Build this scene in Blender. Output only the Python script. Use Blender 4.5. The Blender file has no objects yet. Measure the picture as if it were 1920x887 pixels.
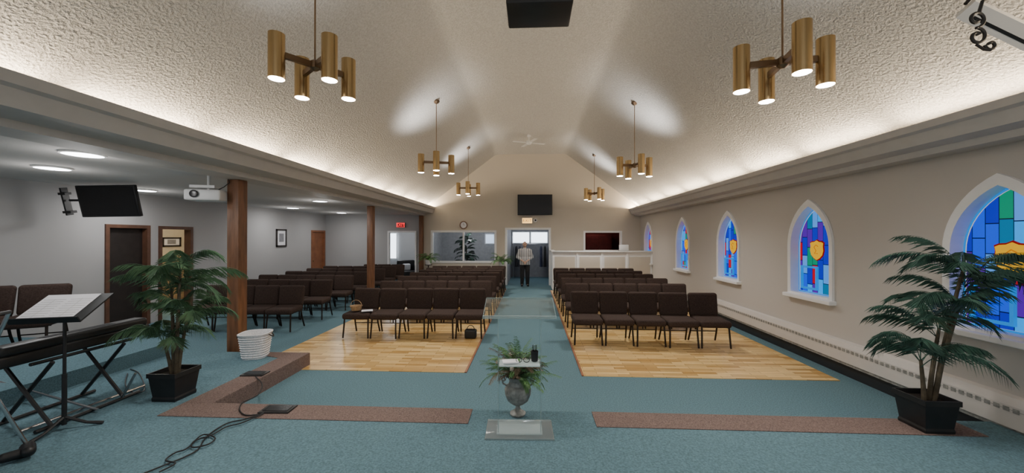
import bpy, bmesh, math, random
from mathutils import Vector, Matrix, Euler
random.seed(7)
SC=bpy.context.scene; COL=SC.collection
PI=math.pi; R=math.radians
F=700.0; HC=1.9; TH=math.atan(35/700.0); cT,sT=math.cos(TH),math.sin(TH); VH=446.0
# ---------------------------------------------------------------- camera
cam=bpy.data.cameras.new('camera'); co=bpy.data.objects.new('camera',cam); COL.objects.link(co)
cam.sensor_width=36; cam.lens=F/1920*36; cam.clip_start=0.05
co.location=(0,0,HC); co.rotation_euler=(R(90)+math.atan((VH-443.5)/F),0,TH); SC.camera=co
def ray(u,v):
    x=(u-960)/F; z=-(v-VH)/F
    return Vector((x*cT-sT, x*sT+cT, z))
def P(u,v,x=None,y=None,z=None,d=None):
    r=ray(u,v)
    if x is not None: t=x/r.x
    elif y is not None: t=y/r.y
    elif z is not None: t=(z-HC)/r.z
    else: t=d
    return Vector((0,0,HC))+r*t
# ---------------------------------------------------------------- materials
def nt(name):
    m=bpy.data.materials.new(name); m.use_nodes=True; t=m.node_tree
    return m,t,t.nodes['Principled BSDF']
def mat(name,col,rough=.6,metal=0,emit=None,es=0,var=0,vs=8,bump=0,bs=50,bd=.01,spec=.5,detail=3,stretch=None):
    m,t,b=nt(name)
    b.inputs['Base Color'].default_value=(*col,1); b.inputs['Roughness'].default_value=rough; b.inputs['Metallic'].default_value=metal
    b.inputs['Specular IOR Level'].default_value=spec
    if emit: b.inputs['Emission Color'].default_value=(*emit,1); b.inputs['Emission Strength'].default_value=es
    N=t.nodes.new; L=t.links.new
    if var or bump:
        tc=N('ShaderNodeTexCoord'); src=tc.outputs['Object']
        if stretch:
            mp=N('ShaderNodeMapping'); mp.inputs['Scale'].default_value=stretch; L(src,mp.inputs['Vector']); src=mp.outputs['Vector']
    if var:
        n=N('ShaderNodeTexNoise'); n.inputs['Scale'].default_value=vs; n.inputs['Detail'].default_value=4; L(src,n.inputs['Vector'])
        cr=N('ShaderNodeValToRGB'); L(n.outputs['Fac'],cr.inputs['Fac'])
        cr.color_ramp.elements[0].position=.3; cr.color_ramp.elements[1].position=.7
        cr.color_ramp.elements[0].color=(*[c*(1-var) for c in col],1); cr.color_ramp.elements[1].color=(*[min(1,c*(1+var)) for c in col],1)
        L(cr.outputs['Color'],b.inputs['Base Color'])
    if bump:
        n2=N('ShaderNodeTexNoise'); n2.inputs['Scale'].default_value=bs; n2.inputs['Detail'].default_value=detail; L(src,n2.inputs['Vector'])
        bp=N('ShaderNodeBump'); bp.inputs['Strength'].default_value=bump; bp.inputs['Distance'].default_value=bd
        L(n2.outputs['Fac'],bp.inputs['Height']); L(bp.outputs['Normal'],b.inputs['Normal'])
    return m
M={}
M['ceil']=mat('textured_plaster_ceiling',(.57,.555,.53),.95,bump=1.0,bs=40,bd=.024,detail=3,spec=.1,var=.13,vs=40)
M['lowceil']=mat('low_ceiling_paint',(.60,.585,.57),.9,bump=.2,bs=60,spec=.1)
M['beige']=mat('beige_wall_paint',(.53,.505,.475),.85,bump=.15,bs=40,bd=.004,spec=.2)
M['gable']=mat('tan_wall_paint',(.59,.54,.465),.85,bump=.12,bs=40,bd=.004,spec=.2)
M['lilac']=mat('grey_wall_paint',(.44,.435,.435),.85,bump=.1,bs=40,bd=.004,spec=.2)
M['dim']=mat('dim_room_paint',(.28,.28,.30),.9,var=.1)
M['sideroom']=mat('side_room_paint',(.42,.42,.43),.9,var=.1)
M['warmroom']=mat('warm_room_paint',(.7,.63,.50),.9,var=.03)
M['redroom']=mat('dark_red_paint',(.07,.009,.009),.8,var=.2)
M['trim']=mat('white_trim',(.88,.88,.88),.5,var=.02)
M['heater']=mat('heater_paint',(.62,.59,.56),.5,var=.02)
M['cornice']=mat('cornice_paint',(.50,.485,.465),.6,var=.03,spec=.2)
M['carpet']=mat('blue_carpet',(.120,.205,.240),.95,var=.28,vs=70,bump=.6,bs=160,bd=.008,spec=.1)
M['brown_carpet']=mat('brown_carpet',(.19,.138,.122),.95,var=.4,vs=90,bump=.6,bs=160,bd=.008,spec=.1)
M['blackbase']=mat('black_rubber_base',(.02,.022,.025),.5,var=.1)
M['post']=mat('dark_wood',(.19,.085,.040),.5,var=.35,vs=6,bump=.2,bs=12,stretch=(3,3,.4))
M['doorframe']=mat('dark_brown_trim',(.12,.055,.032),.5,var=.25,vs=6)
M['door']=mat('brown_door_wood',(.28,.11,.05),.5,var=.2,vs=5)
M['darkdoor']=mat('dark_door',(.02,.014,.012),.6,var=.2)
M['fabric']=mat('brown_fabric',(.050,.033,.027),.9,var=.3,vs=60,bump=.3,bs=200,bd=.003,spec=.2)
M['leg']=mat('dark_bronze_metal',(.04,.03,.025),.4,.7,var=.1)
M['black']=mat('black_plastic',(.012,.012,.013),.45,var=.2)
M['blackgloss']=mat('black_screen',(.006,.006,.007),.25,var=.1)
M['brass']=mat('polished_brass',(.50,.35,.17),.27,1.0,var=.06,vs=30,stretch=(6,6,.15))
M['bronze']=mat('dark_bronze',(.12,.08,.05),.4,.8,var=.1)
M['armbrass']=mat('aged_brass',(.22,.145,.085),.35,.9,var=.1)
M['lamp']=mat('lamp_glow',(1,1,1),.5,emit=(1,.96,.92),es=50)
M['disc']=mat('disc_glow',(1,1,1),.5,emit=(.92,.95,1),es=12)
M['leaf']=mat('dark_palm_leaf',(.045,.105,.075),.42,var=.5,vs=6)
M['leaf2']=mat('green_palm_leaf',(.085,.165,.085),.42,var=.5,vs=6)
M['fern']=mat('fern_leaf',(.10,.22,.06),.55,var=.45,vs=12)
M['fernbrown']=mat('dry_fern',(.16,.11,.06),.7,var=.4,vs=12)
M['flower']=mat('pale_blossom',(.62,.52,.42),.7,var=.15,vs=12)
M['stem']=mat('brown_stem',(.10,.08,.05),.8,var=.3,vs=20)
M['soil']=mat('dark_soil',(.025,.018,.012),.95,var=.4,vs=30,bump=.8,bs=40)
M['chrome']=mat('chrome',(.6,.6,.62),.22,1,var=.05)
M['paper']=mat('white_paper',(.88,.88,.92),.7,var=.02)
M['white']=mat('white_plastic',(.78,.78,.77),.4,var=.02)
M['wicker']=mat('white_wicker',(.80,.80,.81),.7,var=.12,vs=60,bump=1,bs=70,bd=.01)
M['tan']=mat('tan_wicker',(.42,.27,.14),.7,var=.3,vs=60,bump=1,bs=80,bd=.01)
M['pewter']=mat('grey_pewter',(.28,.28,.265),.5,.15,var=.35,vs=25)
M['skin']=mat('skin',(.48,.30,.22),.55,var=.06)
M['hair']=mat('pale_grey_hair',(.45,.42,.39),.8,var=.1)
M['trouser']=mat('black_trousers',(.012,.012,.014),.85,var=.2)
M['gold']=mat('gold_glass',(.10,.07,.0),.4,emit=(1,.50,.008),es=.8,spec=.1)
M['gold2']=mat('amber_glass',(.08,.03,.0),.4,emit=(.9,.28,.0),es=.65,spec=.1)
M['redglass']=mat('red_glass',(.05,.002,.002),.4,emit=(.30,.004,.004),es=.7,spec=.1)
M['sky']=mat('daylight_pane',(.8,.85,.9),.3,emit=(.8,.9,1),es=4)
M['daydim']=mat('grey_daylight_pane',(.5,.6,.7),.3,emit=(.6,.75,1),es=1.5)
M['signred']=mat('red_sign_glow',(.6,.02,.02),.4,emit=(1,.02,.03),es=2.5)
M['signamber']=mat('amber_sign_glow',(.9,.6,.2),.4,emit=(1,.55,.15),es=2.2)
M['bluepane']=mat('cyan_vent_frame',(.0,.1,.3),.4,emit=(.0,.25,.8),es=.8,var=.1)
def m_wood():
    m,t,b=nt('maple_strip_floor'); N=t.nodes.new; L=t.links.new
    tc=N('ShaderNodeTexCoord'); mp=N('ShaderNodeMapping'); L(tc.outputs['Object'],mp.inputs['Vector'])
    br=N('ShaderNodeTexBrick'); L(mp.outputs['Vector'],br.inputs['Vector'])
    br.inputs['Color1'].default_value=(.50,.29,.10,1); br.inputs['Color2'].default_value=(.92,.66,.31,1); br.inputs['Mortar'].default_value=(.22,.11,.03,1)
    br.inputs['Scale'].default_value=1; br.inputs['Mortar Size'].default_value=.0028; br.inputs['Brick Width'].default_value=.46; br.inputs['Row Height'].default_value=.07
    br.offset=.37; br.inputs['Bias'].default_value=.05
    n=N('ShaderNodeTexNoise'); n.inputs['Scale'].default_value=3; n.inputs['Detail'].default_value=6
    mp2=N('ShaderNodeMapping'); mp2.inputs['Scale'].default_value=(1.2,14,1); L(tc.outputs['Object'],mp2.inputs['Vector']); L(mp2.outputs['Vector'],n.inputs['Vector'])
    mx=N('ShaderNodeMix'); mx.data_type='RGBA'; mx.blend_type='MULTIPLY'; mx.inputs[0].default_value=.35
    L(br.outputs['Color'],mx.inputs[6]); L(n.outputs['Fac'],mx.inputs[7])
    hs=N('ShaderNodeHueSaturation'); hs.inputs['Saturation'].default_value=1.05; hs.inputs['Value'].default_value=1.12
    L(mx.outputs[2],hs.inputs['Color']); L(hs.outputs['Color'],b.inputs['Base Color']); b.inputs['Roughness'].default_value=.30
    return m
M['wood']=m_wood()
def m_acrylic(name,tint,base,ior,add,gloss=False):
    m=bpy.data.materials.new(name); m.use_nodes=True; t=m.node_tree; t.nodes.clear(); N=t.nodes.new; L=t.links.new
    o=N('ShaderNodeOutputMaterial'); mx=N('ShaderNodeMixShader'); tr=N('ShaderNodeBsdfTransparent'); tr.inputs[0].default_value=(*tint,1)
    if gloss:
        g=N('ShaderNodeBsdfGlossy'); g.inputs['Color'].default_value=(*base,1); g.inputs['Roughness'].default_value=.05
    else:
        g=N('ShaderNodeBsdfPrincipled'); g.inputs['Base Color'].default_value=(*base,1); g.inputs['Roughness'].default_value=.05
    fr=N('ShaderNodeFresnel'); fr.inputs['IOR'].default_value=ior
    ad=N('ShaderNodeMath'); ad.operation='ADD'; ad.inputs[1].default_value=add; L(fr.outputs[0],ad.inputs[0])
    L(ad.outputs[0],mx.inputs[0]); L(tr.outputs[0],mx.inputs[1]); L(g.outputs[0],mx.inputs[2]); L(mx.outputs[0],o.inputs[0]); return m
M['acrylic']=m_acrylic('clear_acrylic',(.985,.992,.992),(.9,.95,.95),1.10,.008,True)
M['acrylic_edge']=m_acrylic('acrylic_edge',(.95,.97,.97),(.62,.74,.74),1.3,.30)
M['acrylic_base']=m_acrylic('acrylic_base_plate',(.95,.97,.97),(.72,.8,.8),1.3,.16)
M['pane']=m_acrylic('window_glass',(.92,.93,.94),(.1,.1,.1),1.2,.02)
def m_stained():
    m,t,b=nt('stained_glass'); N=t.nodes.new; L=t.links.new
    tc=N('ShaderNodeTexCoord'); sp=N('ShaderNodeSeparateXYZ'); L(tc.outputs['Object'],sp.inputs[0]); oi=N('ShaderNodeObjectInfo')
    def mth(op,a,bv=None):
        n=N('ShaderNodeMath'); n.operation=op
        for i,x in enumerate((a,bv)):
            if x is None: continue
            if isinstance(x,(int,float)): n.inputs[i].default_value=x
            else: L(x,n.inputs[i])
        return n.outputs[0]
    y=mth('ADD',mth('MULTIPLY',sp.outputs[1],9.2),50.0); cy=mth('FLOOR',y); fy=mth('FRACT',y)
    wn=N('ShaderNodeTexWhiteNoise'); wn.noise_dimensions='2D'; cb=N('ShaderNodeCombineXYZ'); L(cy,cb.inputs[0]); L(oi.outputs['Random'],cb.inputs[1]); L(cb.outputs[0],wn.inputs['Vector'])
    z=mth('ADD',mth('MULTIPLY',sp.outputs[2],3.4),mth('MULTIPLY',wn.outputs['Value'],5.0)); cz=mth('FLOOR',z); fz=mth('FRACT',z)
    w2=N('ShaderNodeTexWhiteNoise'); w2.noise_dimensions='3D'; c2=N('ShaderNodeCombineXYZ'); L(cy,c2.inputs[0]); L(cz,c2.inputs[1]); L(oi.outputs['Random'],c2.inputs[2]); L(c2.outputs[0],w2.inputs['Vector'])
    cr=N('ShaderNodeValToRGB'); r=cr.color_ramp; r.interpolation='CONSTANT'
    cols=[(0,(.0,.015,.50)),(.22,(.0,.07,.80)),(.38,(.0,.34,.95)),(.49,(.0,.24,.13)),(.59,(.0,.15,.32)),(.67,(.07,.28,.80)),(.77,(.08,.005,.34)),(.85,(.45,.0,.012))]
    r.elements[0].position=0; r.elements[0].color=(*cols[0][1],1); r.elements[1].position=cols[1][0]; r.elements[1].color=(*cols[1][1],1)
    for p,c in cols[2:]:
        e=r.elements.new(p); e.color=(*c,1)
    L(w2.outputs['Value'],cr.inputs[0])
    lead=mth('MULTIPLY',mth('GREATER_THAN',fy,.06),mth('GREATER_THAN',fz,.035))
    mx=N('ShaderNodeMix'); mx.data_type='RGBA'; L(lead,mx.inputs[0]); mx.inputs[6].default_value=(.005,.005,.02,1); L(cr.outputs[0],mx.inputs[7])
    b.inputs['Base Color'].default_value=(.008,.008,.015,1); L(mx.outputs[2],b.inputs['Emission Color']); b.inputs['Emission Strength'].default_value=1.15; b.inputs['Roughness'].default_value=.3; b.inputs['Specular IOR Level'].default_value=.08
    return m
M['stained']=m_stained()
def m_stripes():
    m,t,b=nt('striped_shirt'); N=t.nodes.new; L=t.links.new
    tc=N('ShaderNodeTexCoord'); w=N('ShaderNodeTexWave'); w.wave_type='BANDS'; w.bands_direction='X'; w.inputs['Scale'].default_value=4.4; L(tc.outputs['Object'],w.inputs['Vector'])
    cr=N('ShaderNodeValToRGB'); cr.color_ramp.interpolation='CONSTANT'; cr.color_ramp.elements[0].color=(.16,.16,.17,1); cr.color_ramp.elements[1].position=.42; cr.color_ramp.elements[1].color=(.55,.54,.53,1)
    L(w.outputs['Color'],cr.inputs[0]); L(cr.outputs[0],b.inputs['Base Color']); b.inputs['Roughness'].default_value=.9; return m
M['shirt']=m_stripes()
# ---------------------------------------------------------------- mesh builder
class MB:
    def __init__(s): s.bm=bmesh.new()
    def box(s,a,b,bev=0,seg=2,mx=None):
        c=[(a[i]+b[i])/2 for i in range(3)]; d=[abs(b[i]-a[i]) for i in range(3)]
        t=bmesh.new(); bmesh.ops.create_cube(t,size=1); bmesh.ops.scale(t,vec=d,verts=t.verts)
        if bev: bmesh.ops.bevel(t,geom=t.edges[:],offset=min(bev,min(d)*.49),segments=seg,profile=.5,affect='EDGES')
        bmesh.ops.translate(t,vec=c,verts=t.verts)
        if mx is not None: bmesh.ops.transform(t,matrix=mx,verts=t.verts)
        s.add(t); return s
    def add(s,t):
        me=bpy.data.meshes.new('tmp'); t.to_mesh(me); t.free(); s.bm.from_mesh(me); bpy.data.meshes.remove(me)
    def tube(s,pts,r,n=8,closed=False):
        pts=[Vector(p) for p in pts]; k=len(pts); rs=r if isinstance(r,(list,tuple)) else [r]*k
        rings=[]; ref=None
        for i,p in enumerate(pts):
            if closed: tg=pts[(i+1)%k]-pts[i-1]
            else: tg=pts[min(i+1,k-1)]-pts[max(i-1,0)]
            tg.normalize()
            if ref is None: ref=Vector((0,0,1)) if abs(tg.z)<.9 else Vector((1,0,0))
            a=tg.cross(ref)
            if a.length<1e-4: a=tg.cross(Vector((1,.3,0)))
            a.normalize(); b=a.cross(tg).normalized(); ref=b
            rings.append([s.bm.verts.new(p+(a*math.cos(2*PI*j/n)+b*math.sin(2*PI*j/n))*rs[i]) for j in range(n)])
        for i in range(k if closed else k-1):
            A=rings[i]; B=rings[(i+1)%k]
            for j in range(n): s.bm.faces.new((A[j],A[(j+1)%n],B[(j+1)%n],B[j]))
        if not closed:
            s.bm.faces.new(rings[0]); s.bm.faces.new(rings[-1][::-1])
        return s
    def lathe(s,prof,n=24,c=(0,0,0),mx=None):
        t=bmesh.new(); rings=[]
        for (r,z) in prof:
            if r<1e-5: rings.append([t.verts.new((0,0,z))])
            else: rings.append([t.verts.new((r*math.cos(2*PI*j/n),r*math.sin(2*PI*j/n),z)) for j in range(n)])
        for A,B in zip(rings,rings[1:]):
            for j in range(n):
                a=[A[j%len(A)],A[(j+1)%n%len(A)],B[(j+1)%n%len(B)],B[j%len(B)]]
                u=[]
                for v in a:
                    if v not in u: u.append(v)
                if len(u)>2: t.faces.new(u)
        if mx is not None: bmesh.ops.transform(t,matrix=mx,verts=t.verts)
        bmesh.ops.translate(t,vec=c,verts=t.verts)
        s.add(t); return s
    def poly(s,pts):
        s.bm.faces.new([s.bm.verts.new(p) for p in pts]); return s
    def prism(s,poly,fn,a,b):
        A=[s.bm.verts.new(fn(p[0],p[1],a)) for p in poly]; B=[s.bm.verts.new(fn(p[0],p[1],b)) for p in poly]; n=len(poly)
        for i in range(n): s.bm.faces.new((A[i],A[(i+1)%n],B[(i+1)%n],B[i]))
        s.bm.faces.new(A[::-1]); s.bm.faces.new(B); return s
    def ell(s,c,r,seg=16):
        t=bmesh.new(); bmesh.ops.create_uvsphere(t,u_segments=seg,v_segments=seg//2+2,radius=1); bmesh.ops.scale(t,vec=r,verts=t.verts); bmesh.ops.translate(t,vec=c,verts=t.verts); s.add(t); return s
    def cap(s,p,q,r1,r2,n=12):
        p=Vector(p); q=Vector(q); s.tube([p,q],[r1,r2],n); s.ell(p,(r1,)*3,12); s.ell(q,(r2,)*3,12); return s
    def build(s,name,m,parent=None,loc=None,smooth=True,normals=True,rot=None):
        if normals: bmesh.ops.recalc_face_normals(s.bm,faces=s.bm.faces[:])
        me=bpy.data.meshes.new(name); s.bm.to_mesh(me); s.bm.free()
        me.materials.append(m)
        if smooth:
            me.shade_smooth(); me.set_sharp_from_angle(angle=R(38))
        o=bpy.data.objects.new(name,me); COL.objects.link(o)
        if parent: o.parent=parent
        if loc is not None: o.location=loc
        if rot is not None: o.rotation_euler=rot
        return o
def tag(o,label=None,cat=None,group=None,kind=None):
    if label: o['label']=label
    if cat: o['category']=cat
    if group: o['group']=group
    if kind: o['kind']=kind
    return o
def thing(name,label,cat,loc=(0,0,0),rz=0,group=None,rot=None):
    o=bpy.data.objects.new(name,None); COL.objects.link(o); o.empty_display_size=.1; o.location=loc
    o.rotation_euler=rot if rot else (0,0,rz); return tag(o,label,cat,group)
def struct(name,mb,m,label=None,cat=None,smooth=True):
    o=mb.build(name,m,smooth=smooth); o['kind']='structure'; tag(o,label,cat); return o
def dup(root,loc,rz,label,group=None):
    r=root.copy(); COL.objects.link(r); r.location=loc; r.rotation_euler=(0,0,rz); r['label']=label
    if group: r['group']=group
    for ch in root.children:
        c=ch.copy(); COL.objects.link(c); c.parent=r
        for g in ch.children:
            d=g.copy(); COL.objects.link(d); d.parent=c
    return r
def text_mesh(name,body,size,m,parent,loc,rot,ext=.002):
    c=bpy.data.curves.new('t','FONT'); c.body=body; c.size=size; c.extrude=ext; c.align_x='CENTER'; c.align_y='CENTER'
    o=bpy.data.objects.new('t',c); COL.objects.link(o); dg=bpy.context.evaluated_depsgraph_get(); dg.update()
    me=bpy.data.meshes.new_from_object(o.evaluated_get(dg)); bpy.data.objects.remove(o); me.materials.clear(); me.materials.append(m)
    n=bpy.data.objects.new(name,me); COL.objects.link(n); n.parent=parent; n.location=loc; n.rotation_euler=rot; return n
# ---------------------------------------------------------------- setting
XR=4.35; XL=-8.45; YB=15.0; Y0=-1.5; PZ=.18; LZ=2.85
EY=3.72; WX=-3.3; WY=5.42; TX=-5.3
struct('floor',MB().box((XL-3.5,Y0,-.1),(XR+.3,19.2,0)),M['carpet'],'blue carpeted lower floor of the sanctuary and aisle','floor')
pl=[(WX,EY),(XR,EY),(XR,Y0),(XL,Y0),(XL,WY),(WX,WY)]
struct('floor',MB().prism(pl,lambda x,y,z:(x,y,z),0,PZ),M['carpet'],'low blue carpeted platform with a wing on the left','platform',smooth=False)
struct('floor',MB().box((XL,Y0,PZ),(TX,WY-.02,.36)),M['carpet'],'second carpeted tier under the far left chairs','platform',smooth=False)
for x0,x1 in ((WX-.3,-.58),(.6,3.95)):
    struct('trim_1',MB().box((x0,EY-.29,PZ),(x1,EY+.004,PZ+.006)),M['brown_carpet'])
w=MB().prism([(WX-.3,EY),(WX+.004,EY),(WX+.004,WY+.004),(WX-1.0,WY+.004),(WX-1.0,WY-.02),(WX-.3,WY-.25)],lambda x,y,z:(x,y,z),PZ,PZ+.006)
struct('trim_2',w,M['brown_carpet'],smooth=False)
struct('trim_3',MB().box((WX,EY,0),(WX+.008,WY+.004,PZ)),M['brown_carpet'])
struct('floor',MB().box((-4.12,5.22,0),(-.91,13.9,.008)),M['wood'],'pale strip wood floor under the chairs left of the aisle','floor')
struct('floor',MB().box((.72,5.17,0),(4.10,13.5,.008)),M['wood'],'pale strip wood floor under the chairs right of the aisle','floor')
struct('trim_4',MB().box((-.93,5.22,0),(-.90,13.9,.012)),M['door'])
struct('trim_5',MB().box((.70,5.17,0),(.73,13.5,.012)),M['door'])
ZA=5.26; XA=1.4; SL=.745
def zc(x):
    x=abs(x); w=.10
    if x<XA-w: return ZA
    if x<XA+w:
        t=(x-(XA-w))/(2*w); return ZA-SL*w*t*t
    return ZA-SL*(x-XA)
def strip_surface(mb,xs,y0,y1,ny=1):
    rows=[[mb.bm.verts.new((x,y0+(y1-y0)*k/ny,zc(x))) for x in xs] for k in range(ny+1)]
    for A,B in zip(rows,rows[1:]):
        for i in range(len(xs)-1): mb.bm.faces.new((A[i],A[i+1],B[i+1],B[i]))
xs=[-4.5,-3.4,-2.4]+[-1.5+.04*i for i in range(6)]+[-.9,-.5,0,.5,.9]+[1.3+.04*i for i in range(6)]+[2.4,3.4,XR+.02]
mb=MB(); strip_surface(mb,xs,Y0,YB+.05); struct('ceiling',mb,M['ceil'],'white textured vaulted ceiling with flat centre','ceiling')
struct('ceiling',MB().box((XL,Y0,LZ),(-4.6,YB,LZ+.06)),M['lowceil'],'low flat grey ceiling over the side seating','ceiling')
def wall(name,m,a,b,top,holes,fn,extra=(),bottom=0):
    br=sorted(set([a,b]+[h[0] for h in holes]+[h[1] for h in holes]+[e for e in extra if a<e<b])); mb=MB()
    for p,q in zip(br,br[1:]):
        mid=(p+q)/2; hs=sorted([h for h in holes if h[0]<mid<h[1]],key=lambda h:h[2]); z=bottom
        for h in hs:
            if h[2]>z+1e-4: mb.poly([fn(p,z),fn(q,z),fn(q,h[2]),fn(p,h[2])])
            z=h[3]
        mb.poly([fn(p,z),fn(q,z),fn(q,top(q)),fn(p,top(p))])
    return struct(name,mb,m)
def frame(name,x0,x1,z0,z1,t,fn,dep,bottom=True,m=None,proud=.03):
    mb=MB()
    def bx(a,b,c,d):
        p=fn(a,c,-proud); q=fn(b,d,dep); mb.box([min(p[i],q[i]) for i in range(3)],[max(p[i],q[i]) for i in range(3)])
    bx(x0-t,x0,z0-(t if bottom else 0),z1+t); bx(x1,x1+t,z0-(t if bottom else 0),z1+t); bx(x0,x1,z1,z1+t)
    if bottom: bx(x0,x1,z0-t,z0)
    return mb
def rect(u0,u1,v0,v1,y=None,x=None,inset=.08):
    if y is not None:
        a=P(u0,v1,y=y); b=P(u1,v0,y=y); return [a.x+inset,b.x-inset,a.z+inset,b.z-inset]
    a=P(u0,v1,x=x); b=P(u1,v0,x=x); return [a.y+inset,b.y-inset,a.z+inset,b.z-inset]
fy=lambda x,z:(x,YB,z); fyd=lambda x,z,d:(x,YB+d,z)
hw=rect(808,931,432,493,y=YB); hd=rect(947,1033,427,500,y=YB); hd[2]=0; hb=rect(1094,1166,433,472,y=YB,inset=.07)
wall('wall_back',M['gable'],-4.5,XR,lambda x:zc(x)+.03,[tuple(hw),tuple(hd),tuple(hb)],fy,extra=[-1.7,-1.4,-1.1,1.1,1.4,1.7])
ho=rect(727,781,433,520,y=YB,inset=.06); ho[2]=0
wall('wall_rear',M['lilac'],XL,-4.5,lambda x:LZ,[tuple(ho)],fy)
wn=struct('window_6',frame('f',*hw,.08,fyd,.14),M['trim'],'white framed interior window looking into a dim room left of the doorway','window')
xm=P(869,460,y=YB).x
MB().box((xm-.03,YB-.02,hw[2]),(xm+.03,YB+.1,hw[3])).build('mullion',M['trim'],wn)
MB().box((hw[0],YB+.05,hw[2]),(hw[1],YB+.058,hw[3])).build('pane',M['pane'],wn)
struct('door_4',frame('f',*hd,.08,fyd,.16,bottom=False),M['trim'],'white framed central doorway into the coat vestibule','doorway')
struct('window_7',frame('f',*hb,.07,fyd,.14),M['trim'],'white framed window above the sound booth with a dark red interior','window')
struct('door_5',frame('f',*ho,.06,fyd,.14,bottom=False),M['trim'],'doorway at the end of the side seating under the red sign','doorway')
fx=lambda y,z:(XL,y,z); fxd=lambda y,z,d:(XL-d,y,z)
d1=rect(195,281,422,500,x=XL); d1[2]=0; d2=rect(296,361,425,500,x=XL); d2[2]=0; d3=rect(583,609,432,500,x=XL); d3[2]=0
JY=P(131,400,x=XL).y
wall('wall_left',M['lilac'],JY,YB,lambda y:LZ,[tuple(d1),tuple(d2),tuple(d3)],fx)
wall('wall_left_front',M['lilac'],Y0,JY,lambda y:LZ,[],lambda y,z:(XL+.12,y,z))
struct('wall_left_corner',MB().poly([(XL,JY,0),(XL+.12,JY,0),(XL+.12,JY,LZ),(XL,JY,LZ)]),M['lilac'])
for i,(d,mm) in enumerate(((d1,M['doorframe']),(d2,M['doorframe']),(d3,M['door']))):
    dr=struct('door_%d'%(i+1),frame('f',*d,.07,fxd,.14,bottom=False),mm,['brown framed dark doorway on the left wall beneath the wall television','brown framed open doorway showing a warm lit room','closed brown wooden door at the far end of the left wall'][i],'door')
    if i==2:
        lf=MB().box((XL-.08,d[0],0),(XL-.03,d[1],d[3])).build('door_leaf',M['door'],dr); MB().ell((XL-.01,d[0]+.08,1.0),(.03,.03,.03)).build('door_handle',M['brass'],lf)
    if i==0:
        lf=MB().box((XL-.13,d[0],0),(XL-.09,d[1],d[3])).build('door_leaf',M['darkdoor'],dr); MB().ell((XL-.07,d[1]-.08,1.0),(.03,.03,.03)).build('door_handle',M['brass'],lf)
WINS=[P(1872,330,x=XR).y-.02,P(1519,380,x=XR).y,P(1366,400,x=XR).y,P(1280.5,408,x=XR).y,P(1216,417,x=XR).y]
HW=.41; SZ=1.0; ZS=1.77; ZAp=2.42
def outline(w,z0,zs,za,n=10):
    h=za-zs; Rr=(w*w+h*h)/(2*w); c=w-Rr; a1=math.atan2(h,-c)
    arc=[(c+Rr*math.cos(a1*i/n),zs+Rr*math.sin(a1*i/n)) for i in range(n+1)]
    return [(-w,z0)]+[(-y,z) for y,z in arc]+[(y,z) for y,z in arc[::-1][1:]]+[(w,z0)]
mb=MB(); o0=outline(HW,SZ,ZS,ZAp); ypos=Y0; zt=zc(XR)+.03
for yc in sorted(WINS):
    mb.poly([(XR,ypos,0),(XR,yc-HW,0),(XR,yc-HW,zt),(XR,ypos,zt)])
    mb.poly([(XR,yc-HW,0),(XR,yc+HW,0),(XR,yc+HW,SZ),(XR,yc-HW,SZ)])
    pts=o0[1:-1]
    for a,b in zip(pts,pts[1:]): mb.poly([(XR,yc+a[0],a[1]),(XR,yc+b[0],b[1]),(XR,yc+b[0],zt),(XR,yc+a[0],zt)])
    ypos=yc+HW
mb.poly([(XR,ypos,0),(XR,YB,0),(XR,YB,zt),(XR,ypos,zt)])
struct('wall_right',mb,M['beige'])
WL=['pointed stained glass window nearest the camera behind the right palm','second nearest pointed stained glass window, above the wall heater','third pointed stained glass window from the camera on right wall','fourth pointed stained glass window from the camera on right wall','farthest pointed stained glass window beside the sound booth']
def ring(mb,oA,xA,oB,xB):
    A=[mb.bm.verts.new((xA,y,z)) for y,z in oA]; B=[mb.bm.verts.new((xB,y,z)) for y,z in oB]; n=len(A)
    for i in range(n): mb.bm.faces.new((A[i],A[(i+1)%n],B[(i+1)%n],B[i]))
proto=None
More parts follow.
